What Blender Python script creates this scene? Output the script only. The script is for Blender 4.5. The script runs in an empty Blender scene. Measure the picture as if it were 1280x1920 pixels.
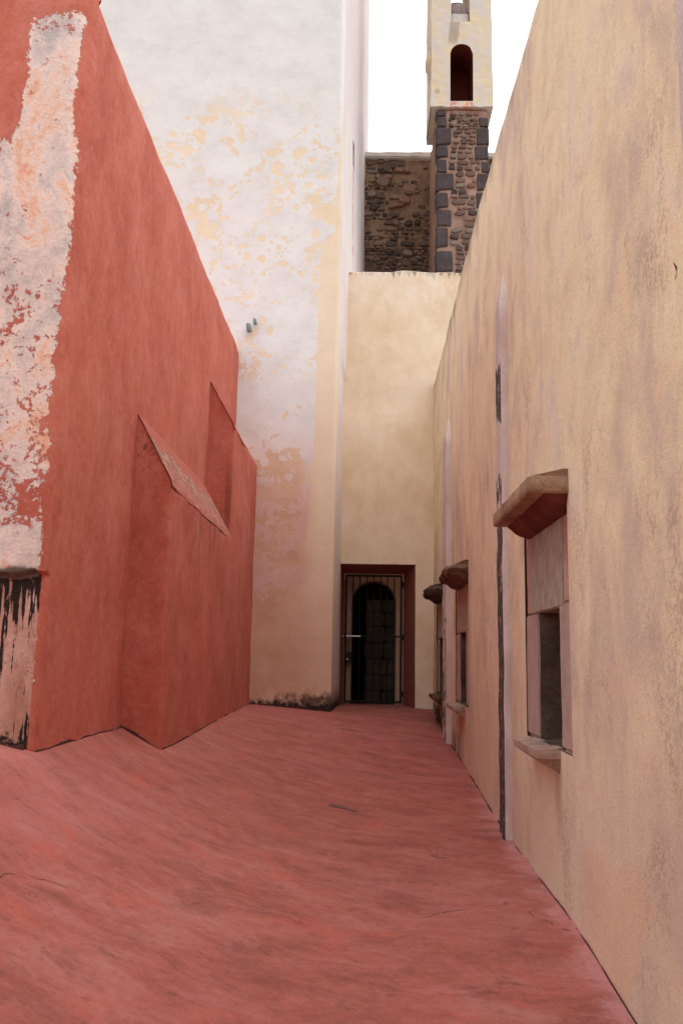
import bpy, bmesh, math, random
from mathutils import Vector, Matrix, noise as mn
sc = bpy.context.scene
R = math.radians

# ------------------------------------------------------------ camera
cd = bpy.data.cameras.new('camera'); cam = bpy.data.objects.new('camera', cd); sc.collection.objects.link(cam); sc.camera = cam
cd.sensor_fit = 'VERTICAL'; cd.sensor_height = 24.0; cd.lens = 24.0 * 1700 / 1920
cd.clip_start = 0.05; cd.clip_end = 2000
right = Vector((0.99958187, 0.0232212, 0.01722963)); up = Vector((-0.0133055, -0.15964578, 0.98708469)); fwd = Vector((-0.02567193, 0.98690121, 0.15927006))
m = Matrix.Identity(4)
for i in range(3):
    m[i][0] = right[i]; m[i][1] = up[i]; m[i][2] = -fwd[i]
m[2][3] = 1.45
cam.matrix_world = m

# ------------------------------------------------------------ light
SUN_EL, SUN_AZ = 60.0, 92.0            # azimuth clockwise from +Y (the view direction)
w = bpy.data.worlds.new('World'); sc.world = w; w.use_nodes = True
nt = w.node_tree; nt.nodes.clear()
sky = nt.nodes.new('ShaderNodeTexSky'); sky.sky_type = 'NISHITA'; sky.sun_disc = False
sky.sun_elevation = R(SUN_EL); sky.sun_rotation = R(SUN_AZ); sky.air_density = 1.0; sky.dust_density = 4.0
hs = nt.nodes.new('ShaderNodeHueSaturation'); hs.inputs['Saturation'].default_value = 0.16; hs.inputs['Value'].default_value = 1.0
# a thin even cloud deck over the sky
mixc = nt.nodes.new('ShaderNodeMix'); mixc.data_type = 'RGBA'; mixc.inputs[0].default_value = 0.85; mixc.inputs[7].default_value = (8.6, 9.0, 9.6, 1)
# overcast luminance: one third as bright at the horizon as overhead
tc = nt.nodes.new('ShaderNodeTexCoord'); sx = nt.nodes.new('ShaderNodeSeparateXYZ'); nt.links.new(tc.outputs['Generated'], sx.inputs[0])
mz = nt.nodes.new('ShaderNodeMath'); mz.operation = 'MAXIMUM'; mz.inputs[1].default_value = 0.0; nt.links.new(sx.outputs[2], mz.inputs[0])
ml = nt.nodes.new('ShaderNodeMath'); ml.operation = 'MULTIPLY_ADD'; ml.inputs[1].default_value = 0.86; ml.inputs[2].default_value = 0.43; nt.links.new(mz.outputs[0], ml.inputs[0])
cl = nt.nodes.new('ShaderNodeVectorMath'); cl.operation = 'SCALE'; cl.inputs[0].default_value = (8.6, 9.0, 9.6); nt.links.new(ml.outputs[0], cl.inputs['Scale'])
bg = nt.nodes.new('ShaderNodeBackground'); bg.inputs[1].default_value = 0.138
wo = nt.nodes.new('ShaderNodeOutputWorld')
nt.links.new(sky.outputs[0], hs.inputs['Color']); nt.links.new(hs.outputs[0], mixc.inputs[6]); nt.links.new(cl.outputs[0], mixc.inputs[7]); nt.links.new(mixc.outputs[2], bg.inputs[0]); nt.links.new(bg.outputs[0], wo.inputs[0])
sl = bpy.data.lights.new('sun', 'SUN'); sl.energy = 0.5; sl.angle = R(40); sl.color = (1.0, 0.97, 0.92)
so = bpy.data.objects.new('sun', sl); sc.collection.objects.link(so)
sd = Vector((math.sin(R(SUN_AZ)) * math.cos(R(SUN_EL)), math.cos(R(SUN_AZ)) * math.cos(R(SUN_EL)), math.sin(R(SUN_EL))))
so.rotation_euler = sd.to_track_quat('Z', 'Y').to_euler(); so.location = (0, 0, 30)
vs = sc.view_settings; vs.view_transform = 'Standard'; vs.look = 'None'; vs.gamma = 1; vs.exposure = 0.84; vs.use_curve_mapping = False
sc.cycles.max_bounces = 10; sc.cycles.diffuse_bounces = 8

# ------------------------------------------------------------ object helpers
COL = sc.collection
def tag(o, label=None, cat=None, group=None, kind=None):
    if label: o['label'] = label
    if cat: o['category'] = cat
    if group: o['group'] = group
    if kind: o['kind'] = kind
    return o
def empty(name, loc, label, cat, group=None):
    o = bpy.data.objects.new(name, None); COL.objects.link(o); o.location = loc; o.empty_display_size = .2
    o['kind'] = 'thing'
    return tag(o, label, cat, group)
def link(name, me, mat=None, parent=None, smooth=False, sharp=40):
    if mat is not None and not me.materials: me.materials.append(mat)
    if smooth:
        for p in me.polygons: p.use_smooth = True
        me.set_sharp_from_angle(angle=R(sharp))
    o = bpy.data.objects.new(name, me); COL.objects.link(o)
    if parent is not None:
        o.parent = parent; o.matrix_parent_inverse = Matrix.Translation(-world_loc(parent))
    return o
def world_loc(o):
    l = Vector(o.location)
    if o.parent: l = l + world_loc(o.parent) - world_loc(o.parent) if False else world_loc(o.parent) + o.matrix_parent_inverse.to_translation() + l
    return l
def mesh(name, V, F):
    me = bpy.data.meshes.new(name); me.from_pydata([tuple(v) for v in V], [], F); me.validate(); me.update(); return me
def frombm(name, bm):
    bmesh.ops.recalc_face_normals(bm, faces=bm.faces[:]); me = bpy.data.meshes.new(name); bm.to_mesh(me); bm.free(); return me
def n3(x, y, z, s=1.0): return mn.noise(Vector((x * s, y * s, z * s)))
def fb(x, y, z, s=1.0, o=3): return mn.fractal(Vector((x * s, y * s, z * s)), 1.0, 2.0, o)
def steps(a, b, d):
    n = max(1, int(math.ceil((b - a) / d - 1e-6))); return [a + (b - a) * i / n for i in range(n + 1)]
def merge(*ls):
    s = sorted(x for l in ls for x in l); out = [s[0]]
    for x in s[1:]:
        if x - out[-1] > 1e-4: out.append(x)
    return out
def lerp(x, pts):
    if x <= pts[0][0]: return pts[0][1]
    for (a, b), (c, d) in zip(pts, pts[1:]):
        if x <= c: return b + (d - b) * (x - a) / (c - a)
    return pts[-1][1]
def sheet(name, us, vs_, fn, mat, parent=None, skip=None, flip=False, smooth=True):
    V = []; F = []; nu = len(us)
    for v in vs_:
        for u in us: V.append(fn(u, v))
    for j in range(len(vs_) - 1):
        for i in range(nu - 1):
            if skip and skip((us[i] + us[i + 1]) / 2, (vs_[j] + vs_[j + 1]) / 2): continue
            f = (j * nu + i, j * nu + i + 1, (j + 1) * nu + i + 1, (j + 1) * nu + i)
            F.append(f[::-1] if flip else f)
    return link(name, mesh(name, V, F), mat, parent, smooth)
def gridbox(x0, x1, y0, y1, z0, z1, d=.06, amp=.004, r=.012, seed=0):
    """box with a fine grid, softly rounded arrises and hand-made unevenness"""
    bm = bmesh.new(); bmesh.ops.create_cube(bm, size=1)
    for v in bm.verts: v.co = Vector(((x0 + x1) / 2 + v.co.x * (x1 - x0), (y0 + y1) / 2 + v.co.y * (y1 - y0), (z0 + z1) / 2 + v.co.z * (z1 - z0)))
    if r: bmesh.ops.bevel(bm, geom=bm.edges[:], offset=r, segments=2, affect='EDGES')
    for ax, a, b in ((0, x0, x1), (1, y0, y1), (2, z0, z1)):
        for t in steps(a, b, d)[1:-1]:
            no = [0, 0, 0]; no[ax] = 1; co = [0, 0, 0]; co[ax] = t
            bmesh.ops.bisect_plane(bm, geom=bm.verts[:] + bm.edges[:] + bm.faces[:], plane_co=co, plane_no=no)
    if amp:
        for v in bm.verts:
            c = v.co * 1.0
            v.co += Vector((n3(c.x + seed, c.y, c.z, 5), n3(c.x, c.y + 9 + seed, c.z, 5), n3(c.x, c.y, c.z + 17 + seed, 5))) * amp + Vector((n3(c.x, c.y, c.z, 17), n3(c.x + 5, c.y, c.z, 17), n3(c.x, c.y + 5, c.z, 17))) * amp * .5
    return bm
def tube(bm, pts, r, n=8):
    rings = []
    for i, p in enumerate(pts):
        p = Vector(p); a = Vector(pts[max(0, i - 1)]); b = Vector(pts[min(len(pts) - 1, i + 1)])
        d = (b - a).normalized(); q = d.to_track_quat('Z', 'Y')
        rings.append([bm.verts.new(p + q @ Vector((math.cos(k * 2 * math.pi / n) * r, math.sin(k * 2 * math.pi / n) * r, 0))) for k in range(n)])
    for a, b in zip(rings, rings[1:]):
        for k in range(n): bm.faces.new((a[k], a[(k + 1) % n], b[(k + 1) % n], b[k]))
    bm.faces.new(rings[0][::-1]); bm.faces.new(rings[-1])

# ------------------------------------------------------------ material helpers
def C(r, g, b):
    f = lambda v: (v / 255) / 12.92 if v / 255 <= .04045 else ((v / 255 + .055) / 1.055) ** 2.4
    return (f(r), f(g), f(b), 1)
class G:
    def __init__(s, name, rough=.9):
        s.m = bpy.data.materials.new(name); s.m.use_nodes = True; s.nt = s.m.node_tree; s.nt.nodes.clear(); s.rough = rough
        g = s.nt.nodes.new('ShaderNodeNewGeometry'); s.P = g.outputs['Position']
        x = s.nt.nodes.new('ShaderNodeSeparateXYZ'); s.nt.links.new(s.P, x.inputs[0]); s.X, s.Y, s.Z = x.outputs
    def L(s, v, i):
        if isinstance(v, (int, float)): i.default_value = v
        elif isinstance(v, tuple): i.default_value = v
        else: s.nt.links.new(v, i)
    def mp(s, sc=(1, 1, 1), rot=(0, 0, 0), loc=(0, 0, 0), vec=None):
        n = s.nt.nodes.new('ShaderNodeMapping'); n.inputs['Scale'].default_value = sc; n.inputs['Rotation'].default_value = rot; n.inputs['Location'].default_value = loc
        s.nt.links.new(vec or s.P, n.inputs[0]); return n.outputs[0]
    def noise(s, scale, detail=5, rough=.6, dist=0, vec=None):
        n = s.nt.nodes.new('ShaderNodeTexNoise'); n.inputs['Scale'].default_value = scale; n.inputs['Detail'].default_value = detail
        n.inputs['Roughness'].default_value = rough; n.inputs['Distortion'].default_value = dist; s.nt.links.new(vec or s.P, n.inputs['Vector']); return n.outputs['Fac']
    def vor(s, scale, vec=None, feature='F1', rnd=1):
        n = s.nt.nodes.new('ShaderNodeTexVoronoi'); n.feature = feature; n.inputs['Scale'].default_value = scale; n.inputs['Randomness'].default_value = rnd
        s.nt.links.new(vec or s.P, n.inputs['Vector']); return n.outputs['Distance']
    def warp(s, amt, scale, vec=None, detail=3):
        n = s.nt.nodes.new('ShaderNodeTexNoise'); n.inputs['Scale'].default_value = scale; n.inputs['Detail'].default_value = detail; s.nt.links.new(vec or s.P, n.inputs['Vector'])
        a = s.nt.nodes.new('ShaderNodeVectorMath'); a.operation = 'MULTIPLY_ADD'
        s.nt.links.new(n.outputs['Color'], a.inputs[0]); a.inputs[1].default_value = (amt,) * 3; s.nt.links.new(vec or s.P, a.inputs[2]); return a.outputs[0]
    def math(s, op, a, b=0.0, c=0.0):
        n = s.nt.nodes.new('ShaderNodeMath'); n.operation = op; s.L(a, n.inputs[0]); s.L(b, n.inputs[1]); s.L(c, n.inputs[2]); return n.outputs[0]
    def add(s, *v):
        r = v[0]
        for x in v[1:]: r = s.math('ADD', r, x)
        return r
    def mul(s, *v):
        r = v[0]
        for x in v[1:]: r = s.math('MULTIPLY', r, x)
        return r
    def sm(s, v, lo, hi, a=0.0, b=1.0):
        n = s.nt.nodes.new('ShaderNodeMapRange'); n.interpolation_type = 'SMOOTHSTEP'; n.clamp = True
        s.L(v, n.inputs[0]); s.L(lo, n.inputs[1]); s.L(hi, n.inputs[2]); s.L(a, n.inputs[3]); s.L(b, n.inputs[4]); return n.outputs[0]
    def curve(s, v, pts):
        """piecewise linear lookup of v"""
        lo, hi = pts[0][0], pts[-1][0]; ys = [p[1] for p in pts]; mnv, mxv = min(ys), max(ys)
        n = s.nt.nodes.new('ShaderNodeMapRange'); s.L(v, n.inputs[0]); s.L(lo, n.inputs[1]); s.L(hi, n.inputs[2])
        r = s.nt.nodes.new('ShaderNodeValToRGB'); s.nt.links.new(n.outputs[0], r.inputs[0]); e = r.color_ramp.elements
        while len(e) < len(pts): e.new(.5)
        for k, (x, y) in enumerate(pts):
            e[k].position = (x - lo) / (hi - lo); q = (y - mnv) / (mxv - mnv); e[k].color = (q, q, q, 1)
        return s.math('MULTIPLY_ADD', r.outputs[0], mxv - mnv, mnv)
    def mix(s, f, a, b, mode='MIX'):
        n = s.nt.nodes.new('ShaderNodeMix'); n.data_type = 'RGBA'; n.blend_type = mode; s.L(f, n.inputs[0]); s.L(a, n.inputs[6]); s.L(b, n.inputs[7]); return n.outputs[2]
    def ramp(s, f, stops):
        r = s.nt.nodes.new('ShaderNodeValToRGB'); s.L(f, r.inputs[0]); e = r.color_ramp.elements
        while len(e) < len(stops): e.new(.5)
        for k, (p, c) in enumerate(stops): e[k].position = p; e[k].color = c
        return r.outputs[0]
    def rnd(s):
        n = s.nt.nodes.new('ShaderNodeObjectInfo'); return n.outputs['Random']
    def bump(s, h, dist, strength=1.0, normal=None):
        n = s.nt.nodes.new('ShaderNodeBump'); n.inputs['Strength'].default_value = strength; n.inputs['Distance'].default_value = dist
        s.nt.links.new(h, n.inputs['Height'])
        if normal is not None: s.nt.links.new(normal, n.inputs['Normal'])
        return n.outputs[0]
    def out(s, col, normal=None, rough=None, metal=0.0, spec=.25):
        b = s.nt.nodes.new('ShaderNodeBsdfPrincipled'); s.L(col, b.inputs['Base Color']); s.L(rough if rough is not None else s.rough, b.inputs['Roughness'])
        b.inputs['Metallic'].default_value = metal; b.inputs['Specular IOR Level'].default_value = spec
        if normal is not None: s.nt.links.new(normal, b.inputs['Normal'])
        o = s.nt.nodes.new('ShaderNodeOutputMaterial'); s.nt.links.new(b.outputs[0], o.inputs[0]); return s.m

RED = C(182, 98, 80); RED_D = C(170, 86, 69); RED_L = C(191, 112, 96)
def red_base(g, streak_rot=(0, 0, 0)):
    v = g.mp((1.5, 1.5, 1.2), rot=streak_rot); s1 = g.noise(1.3, 9, .70, .4, v)
    v2 = g.mp((13, 13, 9), rot=streak_rot); s2 = g.noise(1, 8, .75, .4, v2)
    big = g.noise(.9, 4, .6); fine = g.noise(70, 3, .7)
    c = g.ramp(s1, [(.36, RED_D), (.5, RED), (.64, RED_L)])
    c = g.mix(g.mul(g.sm(s2, .5, .68), .34), c, C(208, 128, 116))
    c = g.mix(g.mul(g.sm(s2, .5, .34), .30), c, C(146, 64, 54))
    c = g.mix(g.sm(big, .5, .72, 0, .35), c, C(194, 98, 76))
    c = g.mix(g.sm(g.add(g.mul(s1, .6), g.mul(big, .4)), .58, .7, 0, .3), c, C(198, 132, 120))
    c = g.mix(g.sm(fine, .52, .68, 0, .26), c, C(128, 60, 50)); gr = g.noise(26, 6, .78, .3); c = g.mix(g.sm(gr, .53, .64, 0, .28), c, C(206, 130, 114)); c = g.mix(g.sm(gr, .46, .36, 0, .26), c, C(146, 70, 58))
    return c, s1, s2, big, fine

def mat_red_wall():
    g = G('red_plaster'); c, s1, s2, big, fine = red_base(g, (R(6), 0, 0))
    # --- peeled face turned to the viewer (X < -1.93)
    e1 = g.noise(2.6, 7, .7); e2 = g.noise(11, 6, .7, .6); e3 = g.noise(30, 4, .7)
    edge = g.add(g.X, g.mul(g.math('SUBTRACT', e1, .5), .14), g.mul(g.math('SUBTRACT', e2, .5), .14), g.mul(g.math('SUBTRACT', e3, .5), .04))
    lim = g.curve(g.Z, [(.8, -1.90), (1.8, -1.90), (2.2, -1.92), (3.2, -1.935), (4.0, -1.90), (4.6, -1.90), (5.1, -1.955), (5.6, -1.93)])
    front = g.mul(g.sm(g.math('SUBTRACT', lim, edge), -.003, .004), g.sm(g.X, -1.888, -1.893))
    # amount of peel along the height
    amt = g.curve(g.Z, [(.8, .2), (1.85, .72), (2.08, .6), (2.2, .47), (2.35, .43), (2.6, .475), (3.0, .52), (3.4, .535), (3.7, .525), (4.1, .57), (4.7, .585), (5.1, .57), (5.45, .55), (5.65, .50), (5.78, .30)])
    amt = g.math('SUBTRACT', amt, g.mul(g.sm(g.add(g.X, g.mul(g.math('SUBTRACT', e1, .5), .3)), -2.24, -2.34), g.sm(g.add(g.Z, g.mul(g.math('SUBTRACT', e1, .5), .8)), 4.7, 5.0), .32))
    pn = g.add(g.mul(e2, .50), g.mul(e1, .32), g.mul(e3, .26), -.06)
    peel = g.mul(front, g.sm(g.math('SUBTRACT', amt, pn), -.012, .012))
    under = g.ramp(g.noise(3.5, 7, .72, .4, g.mp((1, 1, .7))), [(.34, C(216, 150, 120)), (.42, C(224, 182, 158)), (.49, C(224, 200, 188)), (.56, C(206, 188, 180)), (.66, C(180, 168, 164))])
    under = g.mix(g.sm(e3, .55, .7, 0, .5), under, C(178, 150, 142))
    under = g.mix(g.sm(g.noise(9, 6, .7, 1), .60, .68, 0, .8), under, C(232, 140, 104))
    c = g.mix(peel, c, under)
    # --- lower band with black runs
    lipn = g.mul(g.math('SUBTRACT', g.noise(9, 4, .6), .5), .10)
    low = g.mul(g.sm(g.add(g.Z, lipn), 1.91, 1.88), g.sm(g.add(g.X, g.mul(g.math('SUBTRACT', e2, .5), .02)), -1.898, -1.904))
    lc = g.ramp(g.noise(4, 6, .65, 0, g.mp((1.5, 1.5, .5))), [(.36, C(164, 116, 98)), (.5, C(186, 140, 124)), (.64, C(198, 160, 146))])
    dv = g.mp((21, 21, .45), loc=(.8, 0, 0)); dr = g.noise(1.25, 3, .5, .15, dv); dr2 = g.noise(1, 6, .75, 0, g.mp((40, 40, 10)))
    drip = g.sm(g.add(dr, g.mul(g.math('SUBTRACT', dr2, .5), .42), g.mul(g.sm(g.Z, 1.5, 1.92), .14), g.mul(g.sm(g.Z, 1.3, .9), .05)), .535, .57)
    foot = g.sm(g.add(g.Z, g.mul(g.math('SUBTRACT', e2, .5), .45)), 1.0, .93)
    lc = g.mix(g.math('MAXIMUM', drip, foot), lc, C(38, 28, 24))
    c = g.mix(low, c, lc)
    lip = g.mul(front, g.sm(g.math('ABSOLUTE', g.add(g.Z, g.mul(lipn, 1.2), -1.92)), .05, .01))
    c = g.mix(g.mul(lip, .85), c, C(52, 38, 32))
    # dirt at the foot of the wall
    h = g.add(g.mul(fine, .25), g.mul(g.noise(16, 5, .6), .5), g.mul(peel, -.9), g.mul(peel, g.mul(e3, .8)), g.mul(low, g.mul(e2, .5)))
    return g.out(c, g.bump(h, .012, .7))
def mat_red_plain(name='red_plaster_buttress'):
    g = G(name); c, s1, s2, big, fine = red_base(g)
    ck = g.sm(g.vor(9.0, g.warp(.14, 9, detail=4), 'DISTANCE_TO_EDGE'), .045, .012); dk = g.mul(g.math('MAXIMUM', g.mul(ck, g.sm(g.noise(14, 4, .6), .48, .56)), g.sm(g.noise(11, 8, .8, .8), .56, .63)), g.sm(g.noise(4, 4, .6), .44, .56), g.sm(g.Z, 2.75, 2.95), g.sm(g.Y, 7.3, 7.2))
    c = g.mix(g.mul(dk, .7), c, C(74, 36, 30))
    runs = g.mul(g.sm(g.noise(1, 3, .5, 0, g.mp((6, 9, .5))), .60, .70), g.sm(g.Z, 2.1, 2.7), g.sm(g.Z, 4.3, 3.0))
    c = g.mix(g.mul(runs, .55), c, C(88, 48, 40))
    return g.out(c, g.bump(g.add(g.mul(fine, .25), g.mul(g.noise(16, 5, .6), .5)), .010, .7))
def mat_cap(name, a, b, c3, amt):
    g = G(name); v = g.mp((9, 2.2, 4), rot=(0, 0, R(10))); n = g.noise(2.2, 8, .75, .4, v); v2 = g.mp((46, 4, 20), rot=(0, 0, R(12))); n2 = g.noise(1, 5, .7, 0, v2)
    c = g.ramp(n, [(.32, a), (.5, b), (.66, c3)]); c = g.mix(g.sm(n2, .52, .66, 0, amt), c, C(214, 176, 150)); c = g.mix(g.sm(n2, .42, .3, 0, amt * .8), c, C(104, 72, 62))
    ed = g.add(g.X, g.mul(g.math('SUBTRACT', g.noise(3.2, 7, .75), .5), .40)); c = g.mix(g.mul(g.sm(ed, -1.765, -1.785), .92), c, C(168, 88, 74)); c = g.mix(g.mul(g.sm(ed, -1.66, -1.60), .45), c, C(178, 100, 86))
    return g.out(c, g.bump(g.add(n, n2), .016, .8))

def mat_floor():
    g = G('red_terrace_screed', .8)
    w1 = g.warp(.32, 1.6, detail=5); v = g.mp((1.3, 2.6, 1), rot=(0, 0, R(3)), vec=w1); s1 = g.noise(1.6, 10, .72, .4, v)
    v2 = g.mp((8, 20, 8), rot=(0, 0, R(3)), vec=w1); s2 = g.noise(1.2, 9, .76, .4, v2); big = g.noise(.55, 4, .55); fine = g.noise(60, 4, .7)
    mid = g.noise(3.2, 6, .65, .3)
    c = g.ramp(s1, [(.34, C(136, 75, 65)), (.46, C(157, 88, 76)), (.54, C(166, 96, 85)), (.66, C(172, 111, 102))])
    c = g.mix(g.sm(s2, .52, .66, 0, .45), c, C(178, 84, 66)); c = g.mix(g.sm(s2, .47, .34, 0, .5), c, C(128, 70, 63))
    c = g.mix(g.sm(big, .48, .70, 0, .35), c, C(172, 104, 100)); c = g.mix(g.sm(mid, .53, .66, 0, .5), c, C(128, 74, 68)); c = g.mix(g.sm(mid, .45, .32, 0, .45), c, C(186, 90, 74))
    # worn smudges
    sp = g.mul(g.sm(g.noise(1.6, 6, .7, .5, g.mp((1, 2.6, 1), loc=(3, 1, 0))), .60, .68), .55); c = g.mix(sp, c, C(100, 58, 54)); sp2 = g.mul(g.sm(g.noise(3.1, 7, .75, .6, g.mp((1, 2.2, 1), rot=(0, 0, R(2)), loc=(6, 4, 0))), .58, .64), .5); c = g.mix(sp2, c, C(112, 66, 60)); lil = g.mul(.6, g.sm(g.noise(2.3, 7, .72, .5, g.mp((1, 2, 1), loc=(1, 8, 0))), .54, .66), .45); c = g.mix(lil, c, C(180, 118, 122))
    # pale bloom along the foot of the cream wall
    lim = g.math('SUBTRACT', g.X, g.mul(g.math('SUBTRACT', g.noise(5, 5, .65), .5), .5)); bl = g.mul(g.sm(lim, .94, 1.12), g.sm(g.Y, 9.5, 7.5), .5); c = g.mix(bl, c, C(206, 150, 150))
    # hairline cracks, only here and there
    cv = g.warp(.5, 2.2, detail=5); ed = g.vor(.62, cv, 'DISTANCE_TO_EDGE'); ck = g.mul(g.sm(ed, .0045, .0015), g.sm(g.noise(.8, 3, .6, 0, g.mp(loc=(7, 2, 4))), .54, .60), g.sm(g.noise(9, 3, .6), .38, .5))
    c = g.mix(g.mul(ck, .6), c, C(70, 40, 37)); c = g.mix(g.sm(fine, .53, .68, 0, .30), c, C(118, 62, 55)); grit = g.noise(24, 6, .8, .3); c = g.mix(g.sm(grit, .53, .64, 0, .35), c, C(190, 112, 98)); c = g.mix(g.sm(grit, .46, .36, 0, .35), c, C(120, 66, 58))
    h = g.add(g.mul(s2, .6), g.mul(fine, .2), g.mul(grit, .5), g.mul(mid, .4), g.mul(ck, -1.0))
    return g.out(c, g.bump(h, .014, .6), spec=.2)

def mat_tower():
    g = G('whitewashed_tower_plaster')
    e1 = g.noise(1.5, 6, .65); e2 = g.noise(5.2, 6, .68, .4); e3 = g.noise(18, 5, .7); fine = g.noise(75, 3, .7)
    big = g.noise(.8, 4, .55)
    white = g.ramp(g.noise(2.2, 6, .65), [(.34, C(214, 211, 206)), (.5, C(222, 219, 215)), (.64, C(226, 224, 219))])
    white = g.mix(g.sm(g.noise(14, 6, .75, 1, g.mp((1, 1, 2.2))), .60, .72, 0, .35), white, C(214, 186, 170))
    cream = g.ramp(g.noise(1.4, 5, .6), [(.3, C(224, 204, 174)), (.55, C(229, 211, 184)), (.75, C(231, 215, 192))])
    peach = g.ramp(g.noise(1.8, 5, .6), [(.3, C(198, 154, 128)), (.5, C(208, 168, 142)), (.72, C(216, 182, 158))])
    # red pigment washed over the lower left of the tower
    pm = g.mul(g.sm(g.add(g.Z, g.mul(g.math('SUBTRACT', e1, .5), 1.6)), 5.6, 3.3), g.sm(g.add(g.X, g.mul(g.math('SUBTRACT', e1, .5), .35)), -.62, -1.0, g.sm(g.Z, 3.6, 1.4, .06, .7), 1))
    base = g.mix(pm, cream, peach)
    nw = g.mul(g.sm(g.X, -1.25, -1.75), g.sm(g.Z, 6.0, 5.4), .8); base = g.mix(nw, base, C(210, 164, 132))
    whp = g.mix(g.mul(g.sm(g.add(g.Z, g.mul(g.math('SUBTRACT', e1, .5), 1.2)), 5.0, 3.2), .9), white, C(212, 168, 154))
    # limit of the whitewash towards the right hand arris
    lim = g.curve(g.Z, [(1.2, -1.6), (1.7, -.78), (2.6, -.86), (3.6, -.80), (4.2, -.76), (5.0, -.72), (5.8, -.745), (6.6, -.72), (7.4, -.715), (7.55, -.66), (7.75, -.50), (8.6, -.47), (10, -.40), (14, -.38)])
    edge = g.add(g.X, g.mul(g.math('SUBTRACT', e2, .5), .16), g.mul(g.math('SUBTRACT', e3, .5), .04))
    inside = g.sm(g.math('SUBTRACT', lim, edge), -.004, .006)
    # share of white left with height: solid above, torn patches below
    amt = g.curve(g.Z, [(1.5, .30), (1.8, .40), (2.5, .515), (3.3, .525), (3.9, .475), (4.3, .50), (4.8, .575), (5.4, .63), (6.0, .68), (6.6, .75), (9, .75)])
    amt = g.add(amt, g.mul(g.sm(g.X, -1.0, -.8), g.sm(g.Z, 3.6, 4.2), .09))
    pt = g.sm(g.math('SUBTRACT', amt, g.add(g.mul(e2, .55), g.mul(e1, .45), g.mul(g.math('SUBTRACT', e3, .5), .10))), -.006, .008)
    # round fallen flakes in the whitewash
    vw = g.warp(.26, 5, detail=6); d = g.vor(4.4, vw); thr = g.mul(g.noise(1.1, 3, .5, 0, g.mp(loc=(2.3, 0, 1.7))), 1)
    fl = g.sm(g.math('SUBTRACT', g.mul(g.sm(thr, .40, .62), .46), d), -.008, .008)
    flb = g.sm(g.math('SUBTRACT', g.mul(g.sm(g.noise(1.5, 3, .5, 0, g.mp(loc=(5, 3, 9))), .44, .64), .40), g.vor(8.0, vw)), -.01, .01); fl = g.math('MAXIMUM', fl, flb)
    fl2 = g.sm(g.add(g.mul(e2, .62), g.mul(e3, .10), g.mul(thr, .28)), .552, .562)
    zone = g.mul(g.sm(g.Z, 10.3, 9.4), g.sm(g.Z, 5.2, 5.8)); fl = g.mul(g.math('MAXIMUM', fl, fl2), zone)
    wm = g.mul(inside, pt, g.math('SUBTRACT', 1.0, fl))
    side = g.sm(g.X, -.424, -.414)                      # the side turned away: plain pale wash
    c = g.mix(wm, base, whp)
    sc_ = g.ramp(g.noise(3, 5, .6, 0, g.mp((3, 3, .4))), [(.35, C(206, 192, 190)), (.6, C(222, 210, 205))])
    rs = g.mul(g.sm(g.math('ABSOLUTE', g.add(g.Y, -15.5, g.mul(g.math('SUBTRACT', e3, .5), .3))), .20, .12), g.sm(g.Z, 10.5, 10.3), g.sm(g.Z, 8.2, 8.4), g.sm(e2, .44, .52))
    sc_ = g.mix(g.mul(rs, .8), sc_, C(196, 120, 112))
    c = g.mix(side, c, sc_)
    # mould at the foot
    foot = g.sm(g.add(g.Z, g.mul(g.math('SUBTRACT', e2, .5), .8), g.mul(g.math('SUBTRACT', e3, .5), .3), g.mul(g.sm(g.X, -.6, -1.5), .10)), 1.05, .80)
    c = g.mix(g.mul(foot, .9), c, C(70, 54, 44))
    bl = g.sm(g.add(g.Z, g.mul(g.math('SUBTRACT', e3, .5), .35)), .86, .78); c = g.mix(g.mul(bl, .9), c, C(34, 28, 25))
    h = g.add(g.mul(wm, .28), g.mul(fine, .18), g.mul(g.noise(9, 5, .6), .5), g.mul(e3, .2), g.mul(g.noise(1, 6, .65, .4, g.mp((1.4, 1.4, 7))), .45))
    return g.out(c, g.bump(h, .012, .6))

def mat_yellow(name='cream_lime_plaster', top=None):
    g = G(name); e1 = g.noise(1.3, 5, .6); e2 = g.noise(5, 6, .65, .3, g.mp((1, 1, .6))); fine = g.noise(70, 3, .7)
    c = g.ramp(g.add(g.mul(e1, .6), g.mul(e2, .4)), [(.36, C(220, 195, 162)), (.48, C(228, 206, 176)), (.58, C(233, 214, 188)), (.70, C(232, 216, 198))])
    c = g.mix(g.sm(g.noise(3, 7, .7, .5), .58, .72, 0, .4), c, C(222, 198, 164))
    if top is not None:
        run = g.noise(1, 4, .6, 0, g.mp((14, 14, .8))); tm = g.sm(g.add(g.Z, g.mul(run, .55)), top + .22, top + .30); c = g.mix(g.mul(tm, .7), c, C(96, 78, 66))
        c = g.mix(g.mul(g.sm(g.Z, top - .9, top - .1), g.sm(e2, .45, .6), .5), c, C(236, 222, 206))
    h = g.add(g.mul(fine, .2), g.mul(g.noise(7, 5, .6), .8)); return g.out(c, g.bump(h, .014, .6))

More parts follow.
